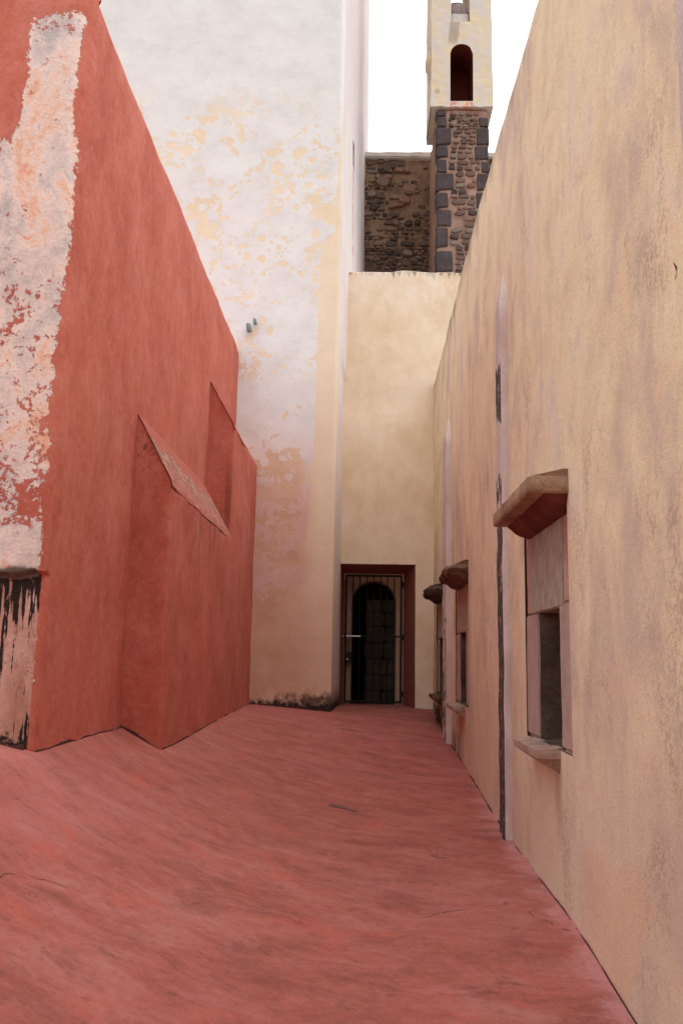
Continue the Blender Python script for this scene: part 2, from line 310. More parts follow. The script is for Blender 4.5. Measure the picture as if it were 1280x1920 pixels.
def mat_right():
    g = G('ochre_limewash_plaster'); v = g.mp((1.1, 1.1, .8), rot=(R(-12), 0, 0)); s1 = g.noise(1.3, 8, .66, .35, v)
    v2 = g.mp((3.6, 3.6, 2.4), rot=(R(-14), 0, 0)); s2 = g.noise(1.2, 10, .74, .5, v2); big = g.noise(.75, 4, .6); fine = g.noise(95, 3, .75); gr = g.noise(38, 5, .75)
    c = g.ramp(s1, [(.36, C(208, 187, 166)), (.47, C(227, 208, 174)), (.55, C(236, 219, 182)), (.66, C(227, 210, 190))])
    c = g.mix(g.sm(s2, .50, .66, 0, .40), c, C(206, 184, 158)); c = g.mix(g.sm(s2, .47, .36, 0, .5), c, C(234, 203, 160))
    c = g.mix(g.mul(g.sm(big, .48, .66), g.sm(s2, .40, .60), .42), c, C(200, 180, 166))
    # dado: pinkish dirt, painted darker downward in place of dimmer light
    lowm = g.sm(g.add(g.Z, g.mul(g.math('SUBTRACT', big, .5), 2.0)), 2.1, .3); c = g.mix(g.mul(lowm, .45), c, C(200, 172, 160))
    # repaired ochre patch near the floor
    pa = g.mul(g.sm(g.add(g.Z, g.mul(g.math('SUBTRACT', g.noise(6, 5, .6), .5), .35)), .62, .56), g.sm(g.add(g.Y, g.mul(g.Z, .9), g.mul(g.math('SUBTRACT', g.noise(7, 5, .6), .5), .3)), 4.02, 4.12), g.sm(g.add(g.Y, g.mul(g.math('SUBTRACT', g.noise(4, 5, .6), .5), .4)), 4.78, 4.66))
    c = g.mix(g.mul(pa, .45), c, C(224, 184, 146))
    grey = g.mul(g.sm(g.noise(2.1, 6, .7, .4, g.mp((1, 1, .6), loc=(0, 3, 1))), .52, .66), g.sm(gr, .42, .56), .55); c = g.mix(grey, c, C(164, 138, 122)); c = g.mix(g.sm(gr, .54, .64, 0, .3), c, C(180, 150, 128))
    # mould under the second window and by the far rib
    mo = g.mul(g.sm(g.math('ABSOLUTE', g.add(g.Y, -10.9)), .95, .3), g.sm(g.Z, .95, .75), g.sm(g.noise(1, 5, .7, 0, g.mp((9, 9, 1.6))), .46, .56)); c = g.mix(g.mul(mo, .8), c, C(62, 48, 42))
    mo2 = g.mul(g.sm(g.Y, 12.1, 12.4), g.sm(g.Z, 1.0, .7), g.sm(g.noise(5, 5, .7), .36, .5)); c = g.mix(g.mul(mo2, .9), c, C(48, 36, 33))
    # soft brown patch fading out below the first sill
    du = g.mul(g.sm(g.math('ABSOLUTE', g.add(g.Y, -5.27)), .16, .0), g.sm(g.Z, .3, .7), g.sm(g.Z, .95, .8), .35); c = g.mix(du, c, C(120, 84, 68))
    # dark weathered rim at the top
    rim = g.sm(g.add(g.Z, g.mul(g.noise(1, 5, .6, 0, g.mp((5, 5, .9))), .9)), 6.12, 6.55); c = g.mix(g.mul(rim, .75), c, C(124, 98, 80))
    c = g.mix(g.sm(fine, .54, .70, 0, .34), c, C(134, 104, 84))
    h = g.add(g.mul(fine, .45), g.mul(gr, .30), g.mul(g.noise(9, 5, .6), .5)); return g.out(c, g.bump(h, .012, .75))

def mat_stone(name, a, b, c3, scale=30, bumpd=.01, pit=None):
    g = G(name); n = g.noise(scale * .2, 6, .65); f = g.noise(scale * 2.2, 4, .75); c = g.ramp(n, [(.3, a), (.5, b), (.7, c3)])
    c = g.mix(g.sm(f, .55, .72, 0, .4), c, tuple(x * .45 for x in a[:3]) + (1,)); c = g.mix(g.sm(f, .42, .28, 0, .35), c, tuple(min(1, x * 1.35) for x in c3[:3]) + (1,))
    if pit: c = g.mix(g.mul(g.sm(g.noise(scale * .45, 6, .7, .5), .56, .66), pit[1]), c, pit[0])
    return g.out(c, g.bump(g.add(f, g.mul(n, 1.2)), bumpd, .8))
def mat_rubble():
    g = G('volcanic_stone'); r = g.rnd(); n = g.noise(7, 5, .7); f = g.noise(40, 4, .75)
    c = g.ramp(r, [(0, C(64, 54, 52)), (.22, C(92, 76, 70)), (.42, C(126, 101, 87)), (.56, C(96, 80, 76)), (.7, C(146, 108, 90)), (.82, C(128, 118, 112)), (.92, C(148, 124, 104)), (1, C(70, 62, 62))])
    c = g.mix(g.sm(n, .45, .7, 0, .5), c, C(124, 100, 84)); c = g.mix(g.sm(f, .52, .72, 0, .5), c, C(44, 37, 36))
    return g.out(c, g.bump(g.add(f, n), .02, .8))
def mat_basalt():
    g = G('dark_basalt_quoin'); n = g.noise(6, 5, .7); f = g.noise(45, 4, .75)
    c = g.ramp(n, [(.3, C(66, 57, 57)), (.55, C(82, 71, 71)), (.75, C(98, 85, 82))]); c = g.mix(g.sm(f, .54, .7, 0, .6), c, C(50, 43, 44)); c = g.mix(g.sm(f, .38, .28, 0, .3), c, C(142, 128, 122))
    return g.out(c, g.bump(g.add(f, n), .014, .8))
def mat_mortar(name, a, b, dark, amt):
    g = G(name); n = g.noise(4, 6, .7); f = g.noise(22, 5, .75, .4); c = g.ramp(n, [(.3, a), (.65, b)])
    c = g.mix(g.sm(f, .52, .66, 0, amt), c, dark); c = g.mix(g.mul(g.sm(g.noise(1.2, 5, .6), .45, .65), amt), c, dark)
    return g.out(c, g.bump(g.add(f, g.mul(n, .6)), .04, .9))
def mat_rib():
    g = G('lilac_lime_mortar'); n = g.noise(3, 6, .65, 0, g.mp((2, 2, .6))); f = g.noise(60, 4, .7)
    c = g.ramp(n, [(.3, C(190, 172, 164)), (.5, C(210, 194, 186)), (.7, C(218, 204, 196))]); c = g.mix(g.sm(f, .54, .74, 0, .3), c, C(150, 122, 116))
    return g.out(c, g.bump(g.add(f, g.mul(n, 1.5)), .012, .8))
def mat_ribface(dark):
    """outer face of a mortar rib: black mould, broken by paler chips"""
    g = G('mouldy_rib_face'); n = g.noise(3, 6, .65, 0, g.mp((2, 2, .6))); c = g.ramp(n, [(.3, C(180, 162, 156)), (.6, C(210, 194, 188))])
    blk = g.noise(1, 6, .72, .2, g.mp((6, 6, 6)) if dark < .5 else g.mp((4, 4, 3.2)))
    if dark > .5:
        amt = g.curve(g.Z, [(.2, .70), (1.2, .62), (2.3, .58), (2.85, .54), (2.95, .30), (3.2, .30), (3.35, .54), (3.75, .56), (3.9, .36), (4.3, .36), (4.6, .34)])
    else:
        amt = g.curve(g.Z, [(.5, .52), (1.4, .47), (2.3, .44), (3.0, .34), (4.7, .26)])
    mk = g.sm(g.math('SUBTRACT', amt, blk), -.02, .03); c = g.mix(g.mul(mk, .93), c, C(52, 42, 42))
    chips = g.sm(g.noise(26, 4, .7, .5, g.mp((1, 1, .7))), .585, .63); c = g.mix(g.mul(chips, mk, .85), c, C(190, 170, 168))
    return g.out(c, g.bump(g.add(blk, n), .012, .8))
def mat_simple(name, col, rough=.6, metal=0., var=.25, spec=.4):
    g = G(name, rough); n = g.noise(30, 5, .7); c = g.mix(g.sm(n, .4, .7, 0, var), col, tuple(x * .5 for x in col[:3]) + (1,)); return g.out(c, g.bump(n, .003, .5), metal=metal, spec=spec)

M_RED = mat_red_wall(); M_REDB = mat_red_plain(); M_FLOOR = mat_floor(); M_TOWER = mat_tower(); M_YEL = mat_yellow('cream_lime_plaster', 7.86); M_RIGHT = mat_right()
M_ARCH = mat_stone('dull_arch_plaster', C(140, 112, 94), C(160, 130, 110), C(172, 142, 122), 8, .01)
M_CAP1 = mat_cap('weathered_straw_mortar', C(106, 70, 61), C(152, 100, 87), C(180, 128, 110), .6)
M_CAP2 = mat_cap('pink_mortar_slope', C(176, 100, 90), C(200, 132, 122), C(212, 156, 146), .3)
M_RIB = mat_rib(); M_RIBF = mat_ribface(1.0); M_RIBF2 = mat_ribface(0.0)
M_HOOD = mat_stone('tan_carved_stone', C(122, 98, 80), C(156, 126, 102), C(176, 146, 118), 22, .010, (C(84, 68, 58), .75))
M_HOODOLD = mat_stone('eroded_brown_stone', C(66, 51, 44), C(106, 80, 66), C(140, 112, 94), 16, .02, (C(48, 36, 31), .8))
M_HOODDARK = mat_stone('blackened_eroded_stone', C(52, 42, 37), C(78, 60, 52), C(106, 82, 68), 16, .02, (C(36, 30, 28), .8))
M_MOULD = mat_stone('oxblood_painted_stone', C(84, 42, 35), C(104, 52, 43), C(122, 72, 60), 18, .008, (C(74, 50, 42), .5))
M_JAMB = mat_stone('pink_quarry_stone', C(160, 138, 126), C(176, 152, 140), C(186, 164, 152), 36, .008)
M_UJAMB = mat_stone('red_brown_stone', C(162, 120, 106), C(178, 140, 126), C(190, 158, 146), 24, .008, (C(152, 92, 76), .5))
M_LINTEL = mat_stone('grainy_lintel_stone', C(150, 136, 120), C(174, 158, 142), C(192, 176, 160), 45, .014)
M_NICHE = mat_stone('rough_niche_stone', C(70, 57, 48), C(94, 77, 65), C(124, 104, 88), 26, .03, (C(92, 66, 52), .5))
M_SILL = mat_stone('worn_sill_stone', C(138, 110, 96), C(166, 138, 122), C(182, 156, 140), 22, .008, (C(140, 78, 60), .4))
M_SHUT = mat_simple('old_dark_wood', C(46, 34, 27), .8)
M_STONE = mat_rubble(); M_QUOIN = mat_basalt()
M_MORT = mat_mortar('buff_rubble_mortar', C(134, 108, 86), C(166, 136, 108), C(84, 68, 56), .75)
M_MORT2 = mat_mortar('pink_rubble_mortar', C(166, 130, 112), C(196, 160, 140), C(120, 92, 80), .5)
M_COPE = mat_stone('pale_coping_mortar', C(178, 170, 160), C(202, 194, 184), C(214, 206, 198), 14, .01)
M_REVEAL = mat_simple('oxblood_reveal_paint', C(142, 86, 72), .9, 0, .35, .2)
M_NICHER = mat_simple('deep_red_niche_paint', C(104, 44, 34), .9, 0, .3, .2)
M_IRON = mat_simple('black_iron', C(30, 28, 29), .55, .3)
M_STEEL = mat_simple('bare_steel', C(190, 190, 192), .3, 1., .1)
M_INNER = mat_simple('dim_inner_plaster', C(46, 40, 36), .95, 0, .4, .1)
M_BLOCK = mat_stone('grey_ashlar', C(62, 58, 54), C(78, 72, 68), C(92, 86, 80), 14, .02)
M_SEAM = mat_simple('dark_seam', C(70, 44, 39), .95, 0, .4, .1)  # dark brown for the floor joint ribbons and the hairline crack
M_GROUND = mat_simple('dry_earth', C(120, 104, 84), .95, 0, .4, .1)
M_RUST = mat_simple('corroded_iron', C(122, 128, 126), .7, .4)

def mat_belfry():
    g = G('mottled_belfry_plaster'); e1 = g.noise(2.6, 6, .65, .3); e2 = g.noise(9, 5, .7); fine = g.noise(60, 3, .7)
    c = g.ramp(g.add(g.mul(e1, .7), g.mul(e2, .3)), [(.36, C(222, 202, 168)), (.45, C(222, 203, 172)), (.52, C(214, 202, 188)), (.66, C(208, 199, 198))])
    c = g.mix(g.sm(g.noise(14, 6, .75), .6, .72, 0, .35), c, C(190, 160, 128))
    st = g.mul(g.sm(g.math('ABSOLUTE', g.add(g.X, -1.70, g.mul(g.add(g.Z, -14.2), -.12), g.mul(g.math('SUBTRACT', e2, .5), .10))), .13, .07), g.sm(g.Z, 13.92, 14.1), g.sm(g.Z, 14.52, 14.47))
    c = g.mix(g.mul(st, .55), c, C(138, 120, 104))
    dot = g.sm(g.math('SQRT', g.add(g.math('POWER', g.math('ABSOLUTE', g.add(g.X, -1.36)), 2.), g.math('POWER', g.math('ABSOLUTE', g.add(g.Z, -12.92)), 2.))), .08, .04); c = g.mix(g.mul(dot, .5), c, C(150, 138, 128))
    sill = g.mul(g.sm(g.math('ABSOLUTE', g.add(g.X, -1.86)), .26, .2), g.sm(g.Z, 12.70, 12.66), g.sm(e2, .4, .55)); c = g.mix(g.mul(sill, .8), c, C(220, 128, 100))
    return g.out(c, g.bump(g.add(g.mul(fine, .2), e2), .014, .7))
M_BELF = mat_belfry()

# ------------------------------------------------------------ floor and ground
ZR = [(-9, -.12), (3.0, .02), (3.8, .06), (4.6, .115), (5.6, .15), (6.6, .165), (7.6, .195), (10.15, .357), (12.67, .50), (14.4, .69), (15.2, .72), (18, .74)]
ZL = [(-9, 1.0), (5.2, .90), (7.2, .89), (8, .86), (12.7, .83), (14.4, .74), (15.2, .72), (18, .74)]
PP = [(4.5, 2.9), (6.5, 2.6), (8, 2.0), (10, 1.3), (12.7, .62), (16, .6)]
def floor_z(x, y, n=True):
    t = max(0., (1.1 - x) / 2.97); zr = lerp(y, ZR); zl = lerp(y, ZL)
    if t > 1: s = 1 + (t - 1) * .9
    else: s = t ** lerp(y, PP)
    z = zr + (zl - zr) * s
    if n: z += (n3(x, y, 3, .9) * .016 + n3(x, y, 8, 2.6) * .006 + n3(x, y, 5, 6) * .002) * min(1, max(.25, (13.5 - y) / 5))
    return z
sheet('terrace_floor', merge(steps(-7, -2.2, .2), steps(-2.2, 1.3, .05)), merge(steps(-9, 1.5, .3), steps(1.5, 9, .06), steps(9, 15.25, .1)),
      lambda x, y: Vector((x, y, floor_z(x, y))), M_FLOOR)['kind'] = 'structure'
gr = link('ground', mesh('ground', [(-600, -600, -5), (600, -600, -5), (600, 600, -5), (-600, 600, -5)], [(0, 1, 2, 3)]), M_GROUND); gr['kind'] = 'structure'

def seam(path, parent, normal, name='seam_line', h=.022, mat=None, sd=1):
    """uneven dark ribbon where a wall meets the floor; path of (x, y)"""
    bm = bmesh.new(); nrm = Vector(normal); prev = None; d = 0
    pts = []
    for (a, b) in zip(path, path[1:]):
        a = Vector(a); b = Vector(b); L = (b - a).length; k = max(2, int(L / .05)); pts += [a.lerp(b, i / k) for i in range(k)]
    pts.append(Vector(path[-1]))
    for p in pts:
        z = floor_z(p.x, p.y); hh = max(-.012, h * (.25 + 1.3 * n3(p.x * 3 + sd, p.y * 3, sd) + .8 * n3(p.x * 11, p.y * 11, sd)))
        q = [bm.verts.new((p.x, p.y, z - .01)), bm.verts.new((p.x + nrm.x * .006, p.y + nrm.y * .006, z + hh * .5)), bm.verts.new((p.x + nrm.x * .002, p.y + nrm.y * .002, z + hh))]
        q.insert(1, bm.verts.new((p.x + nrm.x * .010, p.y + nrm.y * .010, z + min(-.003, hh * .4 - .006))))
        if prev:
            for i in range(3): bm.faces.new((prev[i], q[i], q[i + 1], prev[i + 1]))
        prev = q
    me = frombm(name, bm); return link(name, me, mat or M_SEAM, parent, True)

# ------------------------------------------------------------ red wall on the left
rw = empty('red_wall', (-1.87, 5.3, .85), 'tall brick-red plastered wall on the left with two sloped buttresses and a peeling end', 'wall')
def red_body():
    zs = merge(steps(.4, 1.8, .07), steps(1.8, 2.0, .012), steps(2.0, 5.80, .07), [5.85, 5.88, 5.905, 5.92])
    V = []; F = []; rows = []
    for z in zs:
        rr = .045 + .10 * max(0, z - 1) / 5; row = []
        off = 0.0
        if z > 5.8: off = .09 * (1 - math.sqrt(max(0, 1 - ((z - 5.8) / .125) ** 2)))
        def yf(x):
            zb = 1.905 + .035 * n3(x * 7, 3, 1) + .02 * n3(x * 23, 1, 1)
            return 5.215 + .045 * max(0, z - .9) + (.045 * min(1, max(0, (zb + .012 - z) / .022)))
        pts = []
        for x in [-6.5 + .35 * q for q in range(10)] + [-3 + (1.13 - rr) * q / 32 for q in range(33)]: pts.append((x, yf(x) + off, 0))
        y0 = yf(-1.9) + off
        for k in range(1, 7):
            a = math.pi / 2 * k / 7; pts.append((-1.87 - rr + rr * math.sin(a), y0 + rr - rr * math.cos(a), 1))
        ny = 130
        for k in range(ny + 1): pts.append((-1.87 - off, y0 + rr + (12.70 - y0 - rr) * (k / ny), 1))
        top = 5.92 + 0.0
        for (x, y, s) in pts:
            zz = z if z < 5.3 else z + .05 * n3(y * .9, 2.2, 0) * (z - 5.3) / .6 + .02 * n3(y * 3, 1.2, 0) * (z - 5.3) / .6
            d = .012 * n3(x, y, z, 1.3) + .004 * n3(x, y, z, 5)
            if s: V.append((x + d, y, zz))
            else: V.append((x, y - d - (.006 * n3(x, y, z, 14)), zz))
        rows.append(len(pts))
    n = rows[0]
    for j in range(len(zs) - 1):
        for i in range(n - 1): F.append((j * n + i, j * n + i + 1, (j + 1) * n + i + 1, (j + 1) * n + i))
    b = len(V); V.append((-6.5, 12.7, 5.93)); last = (len(zs) - 1) * n
    for i in range(n - 1): F.append((last + i, last + i + 1, b))
    return mesh('wall_body', V, F)
link('wall_body', red_body(), M_RED, rw, True)
def buttress(y0, y1, ztop, zout, xo, nm, capmat, lab, rough):
    # body: outer face, two end faces; the sloped top is a part of its own
    bm = bmesh.new(); xi = -1.90
    zsl = lambda x: ztop + (zout - ztop) * (x - (-1.86)) / (xo + 1.86)
    ys = steps(y0, y1, .08); r = .018
    r = .032; prof = [(xi, .3)]
    # plan profile swept upward
    zl = steps(.55, zout - .002, .08)
    plan = [(x, y0) for x in steps(xi, xo - r, .06)] + [(xo - r + r * math.sin(a), y0 + r - r * math.cos(a)) for a in (.5, 1.0)] + [(xo, y) for y in steps(y0 + r, y1, .08)]
    rows = []
    def wob(x, y, z): return .014 * n3(x, y, z, 1.7) + .006 * n3(x, y, z, 6)
    for z in zl: rows.append([bm.verts.new((x + wob(x, y, z) * (1 if y > y0 + .001 else 0), y + (wob(x, y, z) if y <= y0 + r else 0), z)) for x, y in plan])
    for a, b in zip(rows, rows[1:]):
        for i in range(len(plan) - 1): bm.faces.new((a[i], a[i + 1], b[i + 1], b[i]))
    # gable part of the front and the far end above the outer face height
    xs = [p for p in plan if p[1] == y0]
    top = [bm.verts.new((x + 0, y + .002, max(zout, zsl(x)))) for x, y in xs]
    a = rows[-1][:len(xs)]
    for i in range(len(xs) - 1): bm.faces.new((a[i], a[i + 1], top[i + 1], top[i]))
    for i in range(len(xs) - 1, len(xs) + 3): bm.faces.new((rows[-1][i], rows[-1][i + 1], top[-1]))
    inn = [bm.verts.new((xo - .10, y, zsl(xo - .10) - .02)) for x, y in plan[len(xs) + 2:]]
    for i, (p, q) in enumerate(zip(inn, inn[1:])): bm.faces.new((rows[-1][len(xs) + 2 + i], rows[-1][len(xs) + 3 + i], q, p))
    o = link('buttress', frombm('buttress', bm), M_REDB, rw, True); o['label'] = lab
    def cap(x, y):
        e = .012 if rough else .004
        return Vector((x, y, zsl(x) + .012 - (.03 if x > xo - .001 else 0) + e * fb(x * 2.5, y * .9, 2, 6, 4) + (.012 * n3(x, y, 1, 3) if rough else 0)))
    c = sheet('sloped_top', steps(-1.89, xo + .006, .02), steps(y0 - .012, y1, .03), cap, capmat, o)
    return o
b1 = buttress(7.17, 10.452, 3.385, 2.82, -1.555, 'buttress', M_CAP1, 'lower red buttress with a weathered straw-coloured sloped top', True)
b2 = buttress(10.455, 12.695, 4.68, 4.15, -1.555, 'buttress', M_CAP2, 'higher red buttress with a smooth pink sloped top beside the tower', False)
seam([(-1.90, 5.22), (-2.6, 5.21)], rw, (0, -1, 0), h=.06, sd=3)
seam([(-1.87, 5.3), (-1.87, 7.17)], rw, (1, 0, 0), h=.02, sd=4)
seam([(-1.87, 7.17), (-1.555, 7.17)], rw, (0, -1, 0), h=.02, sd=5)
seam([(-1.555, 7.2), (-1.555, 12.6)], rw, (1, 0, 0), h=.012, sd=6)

# ------------------------------------------------------------ tower
tw = empty('tower', (-.43, 12.7, .74), 'huge whitewashed tower with flaking cream patches behind the red wall', 'tower')
def tower_pt(u, z):
    # u < 0: front face (distance from the arris), u > 0: along the side
    lean = lerp(z, [(.5, -.43), (5.5, -.43), (7.6, -.405), (11.6, -.45), (20, -.47)])
    r = .03
    if u <= 0:
        x = lean + u; y = 12.7 + max(0, r + u) * .6 if u > -r else 12.7
        return Vector((x, y - .012 * n3(x, y, z, .9) - .005 * n3(x, y, z, 3.5), z))
    y = 12.7 + u; x = lean + .048 * u * (1 if z > 6 else .6) + .004 + .006 * n3(0, y, z, 1.2)
    if z > 8.6 and u > 4.6: x += .03 * min(1, (u - 4.6) / .3)
    return Vector((x, y + (.018 if u < .05 else 0), z))
tu = merge([-6.0, -5, -4], steps(-3.6, -.06, .06), [-.03, -.015, 0, .02], steps(.06, 8.0, .12), [2.66, 3.06])
tz = merge(steps(.4, 12.6, .07), steps(12.6, 20, .5), [10.40, 10.95])
slit = lambda u, z: 2.70 < u < 3.02 and 10.40 < z < 10.95
tu = [u for u in tu if not (2.70 < u < 3.02)] + [2.70, 3.02]; tu = merge(tu)
sheet('tower_body', tu, tz, tower_pt, M_TOWER, tw, skip=slit)
def cap_mesh(name, pts, z): return mesh(name, [(x, y, z) for x, y in pts], [tuple(range(len(pts)))])
link('tower_roof', cap_mesh('tower_roof', [(-6.4, 12.71), (-.47, 12.71), (-.1, 20.6), (-6.4, 20.6)], 19.98), M_COPE, tw)
# slit window lining
V = []; F = []
x0 = -.29
def ring(y0, y1, z0, z1, x): return [(x, y0, z0), (x, y1, z0), (x, y1, z1), (x, y0, z1)]
V = ring(2.70 + 12.7, 15.72, 10.40, 10.95, -.278) + ring(15.5, 15.68, 10.5, 10.85, -.75)
V[0] = (-.315, 15.4, 10.40); V[3] = (-.315, 15.4, 10.95); V[1] = (-.29, 15.72, 10.40); V[2] = (-.29, 15.72, 10.95)
F = [(0, 1, 5, 4), (1, 2, 6, 5), (2, 3, 7, 6), (3, 0, 4, 7), (4, 5, 6, 7)]
link('slit_window', mesh('slit_window', V, F), M_NICHE, tw)
for (x, z, s, dz) in ((-1.734, 6.198, 1.0, -.015), (-1.643, 6.29, .7, -.01)):
    bm = bmesh.new(); tube(bm, [(x, 12.72, z + .02), (x + .004, 12.60, z + .015)], .028 * s, 9)
    tube(bm, [(x - .012 * s, 12.60, z + .055 * s), (x, 12.595, z + .03 * s)], .022 * s, 9); tube(bm, [(x, 12.60, z + .035 * s), (x + .012 * s, 12.585, z - .02 * s), (x + .022 * s, 12.59, z - .075 * s)], .036 * s, 9)
    link('iron_peg', frombm('iron_peg', bm), M_RUST, tw, True)
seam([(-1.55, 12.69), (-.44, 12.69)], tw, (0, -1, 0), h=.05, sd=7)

# ------------------------------------------------------------ end wall with the doorway
ew = empty('end_wall', (.3, 14.4, .7), 'cream plastered end wall above the dark gated doorway', 'wall')
def yel(x, z):
    zz = z
    if z > 7.7: zz = z + .03 * n3(x * 2.3, 0, 4) * min(1, (z - 7.7) / .15) + .008 * n3(x * 6, 0, 2)
    return Vector((x, 14.4 + .012 * n3(x, 1, z, 1.1) + .006 * n3(x, 3, z, 3.4) + (.05 if z > 7.87 else 0) + .02 * math.exp(-((z - 5.6) / .25) ** 2), zz))
DX0, DX1, DZ = -.405, .815, 2.94
ex = merge(steps(-.55, DX0, .07), steps(DX0, DX1, .07), steps(DX1, 5, .1)); ez = merge(steps(.4, DZ, .07), steps(DZ, 7.86, .07), [7.89])
def doorhole(x, z): return DX0 < x < DX1 and z < DZ
sheet('wall_face', ex, ez, yel, M_YEL, ew, skip=doorhole)
link('wall_top', mesh('wall_top', [(-.36, 14.47, 7.80), (5, 14.47, 7.80), (5, 19.6, 7.95), (-.1, 19.6, 7.95)], [(0, 1, 2, 3)]), M_COPE, ew)
# painted splayed reveal
IX0, IX1, IZ, IY = -.325, .66, 2.84, 15.0
V = [(DX0, 14.395, .4), (IX0, IY, .4), (DX0, 14.395, DZ), (IX0, IY, IZ), (DX1, 14.395, DZ), (IX1, IY, IZ), (DX1, 14.395, .4), (IX1, IY, .4)]
def splay(a, b, c, d, nu=8, nv=24):
    V = []; F = []
    for j in range(nv + 1):
        for i in range(nu + 1):
            p = Vector(a).lerp(Vector(b), i / nu).lerp(Vector(c).lerp(Vector(d), i / nu), j / nv); V.append(p)
    for j in range(nv):
        for i in range(nu): F.append((j * (nu + 1) + i, j * (nu + 1) + i + 1, (j + 1) * (nu + 1) + i + 1, (j + 1) * (nu + 1) + i))
    return V, F
def patch(name, quads, mat, parent, amp=.004):
    VV = []; FF = []
    for q in quads:
        v, f = splay(*q); o = len(VV); VV += v; FF += [tuple(i + o for i in t) for t in f]
    for p in VV:
        p += Vector((n3(p.x, p.y, p.z, 4), n3(p.x + 3, p.y, p.z, 4), n3(p.x, p.y + 3, p.z, 4))) * amp
    return link(name, mesh(name, VV, FF), mat, parent, True)
patch('door_reveal', [(V[0], V[1], V[2], V[3]), (V[2], V[3], V[4], V[5]), (V[6], V[7], V[4], V[5])], M_REVEAL, ew)
# inner wall with the round arch
AX0, AX1, AZS, AR = -.195, .535, 2.37, .365
bm = bmesh.new(); n = 24
arc = [(AX0, .4)] + [(AX0, z) for z in steps(.6, AZS, .2)] + [((AX0 + AX1) / 2 - AR * math.cos(math.pi * k / n), AZS + AR * math.sin(math.pi * k / n)) for k in range(1, n)] + [(AX1, z) for z in reversed(steps(.6, AZS, .2))] + [(AX1, .4)]
outl = []
for (x, z) in arc:
    if z <= AZS: outl.append((-.5 if x < .17 else .9, z))
    else:
        t = (x - AX0) / (AX1 - AX0); outl.append((-.5 + 1.4 * t, 3.1))
for (a, b), (c, d) in zip(zip(arc, arc[1:]), zip(outl, outl[1:])):
    f0 = [bm.verts.new((p[0], 15.10, p[1])) for p in (a, b, d, c)]; bm.faces.new(f0)
    f1 = [bm.verts.new((p[0], y, p[1])) for p, y in ((a, 15.10), (b, 15.10), (b, 15.55), (a, 15.55))]; bm.faces.new(f1)
bmesh.ops.remove_doubles(bm, verts=bm.verts[:], dist=.001)
link('arch_wall', frombm('arch_wall', bm), M_ARCH, ew)
# the unlit room behind
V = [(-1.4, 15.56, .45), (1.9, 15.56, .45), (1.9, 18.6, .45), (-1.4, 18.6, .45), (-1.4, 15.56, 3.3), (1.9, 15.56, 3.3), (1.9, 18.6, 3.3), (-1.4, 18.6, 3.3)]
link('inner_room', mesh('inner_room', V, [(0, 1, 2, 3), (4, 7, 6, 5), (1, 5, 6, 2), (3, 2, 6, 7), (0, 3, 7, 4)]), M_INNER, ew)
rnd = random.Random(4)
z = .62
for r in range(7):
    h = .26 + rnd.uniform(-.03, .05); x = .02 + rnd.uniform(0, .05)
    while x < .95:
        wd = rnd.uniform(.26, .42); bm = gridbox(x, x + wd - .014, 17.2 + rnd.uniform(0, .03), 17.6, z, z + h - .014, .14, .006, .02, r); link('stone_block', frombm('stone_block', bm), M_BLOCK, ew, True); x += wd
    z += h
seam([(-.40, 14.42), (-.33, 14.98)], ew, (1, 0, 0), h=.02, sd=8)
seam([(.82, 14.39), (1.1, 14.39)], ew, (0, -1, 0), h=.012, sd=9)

# ------------------------------------------------------------ iron gate
gt = empty('iron_gate', (.16, 15.0, .72), 'black iron bar gate with a shiny bolt in the dark doorway', 'gate')
GX0, GX1, GZ0, GZ1, GY = -.305, .635, .745, 2.825, 15.0
def bar(name, x0, x1, y0, y1, z0, z1, mat=M_IRON, r=.004, par=gt):
    bm = bmesh.new(); bmesh.ops.create_cube(bm, size=1)
    for v in bm.verts: v.co = Vector(((x0 + x1) / 2 + v.co.x * (x1 - x0), (y0 + y1) / 2 + v.co.y * (y1 - y0), (z0 + z1) / 2 + v.co.z * (z1 - z0)))
    bmesh.ops.bevel(bm, geom=bm.edges[:], offset=r, segments=1, affect='EDGES'); return link(name, frombm(name, bm), mat, par)
bar('gate_stile', GX0, GX0 + .035, GY - .02, GY + .02, GZ0, GZ1); bar('gate_stile', GX1 - .035, GX1, GY - .02, GY + .02, GZ0, GZ1)
bar('gate_rail', GX0 + .036, GX1 - .036, GY - .018, GY + .018, GZ1 - .035, GZ1); bar('gate_rail', GX0 + .036, GX1 - .036, GY - .018, GY + .018, GZ0, GZ0 + .035)
bar('gate_rail', GX0 + .036, GX1 - .036, GY + .012, GY + .02, 1.80, 1.83)
for k in range(1, 8):
    x = GX0 + .0175 + (GX1 - GX0 - .035) * k / 8
    bm = bmesh.new(); tube(bm, [(x, GY - .004, GZ0 + .036), (x, GY - .004, GZ1 - .036)], .0095, 8); link('gate_bar', frombm('gate_bar', bm), M_IRON, gt, True)
bm = bmesh.new(); tube(bm, [(GX0 - .03, GY - .04, 1.81), (GX0 + .26, GY - .04, 1.81)], .014, 10); tube(bm, [(GX0 + .10, GY - .04, 1.81), (GX0 + .10, GY - .075, 1.80)], .010, 8); link('bolt', frombm('bolt', bm), M_STEEL, gt, True)
bar('bolt_keeper', GX0 - .012, GX0 + .03, GY - .058, GY - .022, 1.77, 1.85)
bar('lock_box', GX0 + .002, GX0 + .125, GY - .045, GY + .03, 1.40, 1.56, r=.008)
bm = bmesh.new(); tube(bm, [(GX0 + .055, GY - .046, 1.44), (GX0 + .055, GY - .060, 1.44)], .014, 10); link('keyhole_disc', frombm('keyhole_disc', bm), M_STEEL, gt, True)
for zz in (1.76, .85, 2.62): bar('hinge', GX1 - .005, GX1 + .025, GY - .035, GY + .01, zz, zz + .09)
bar('hasp', GX0 + .06, GX0 + .075, GY - .035, GY - .02, 1.56, 1.79)

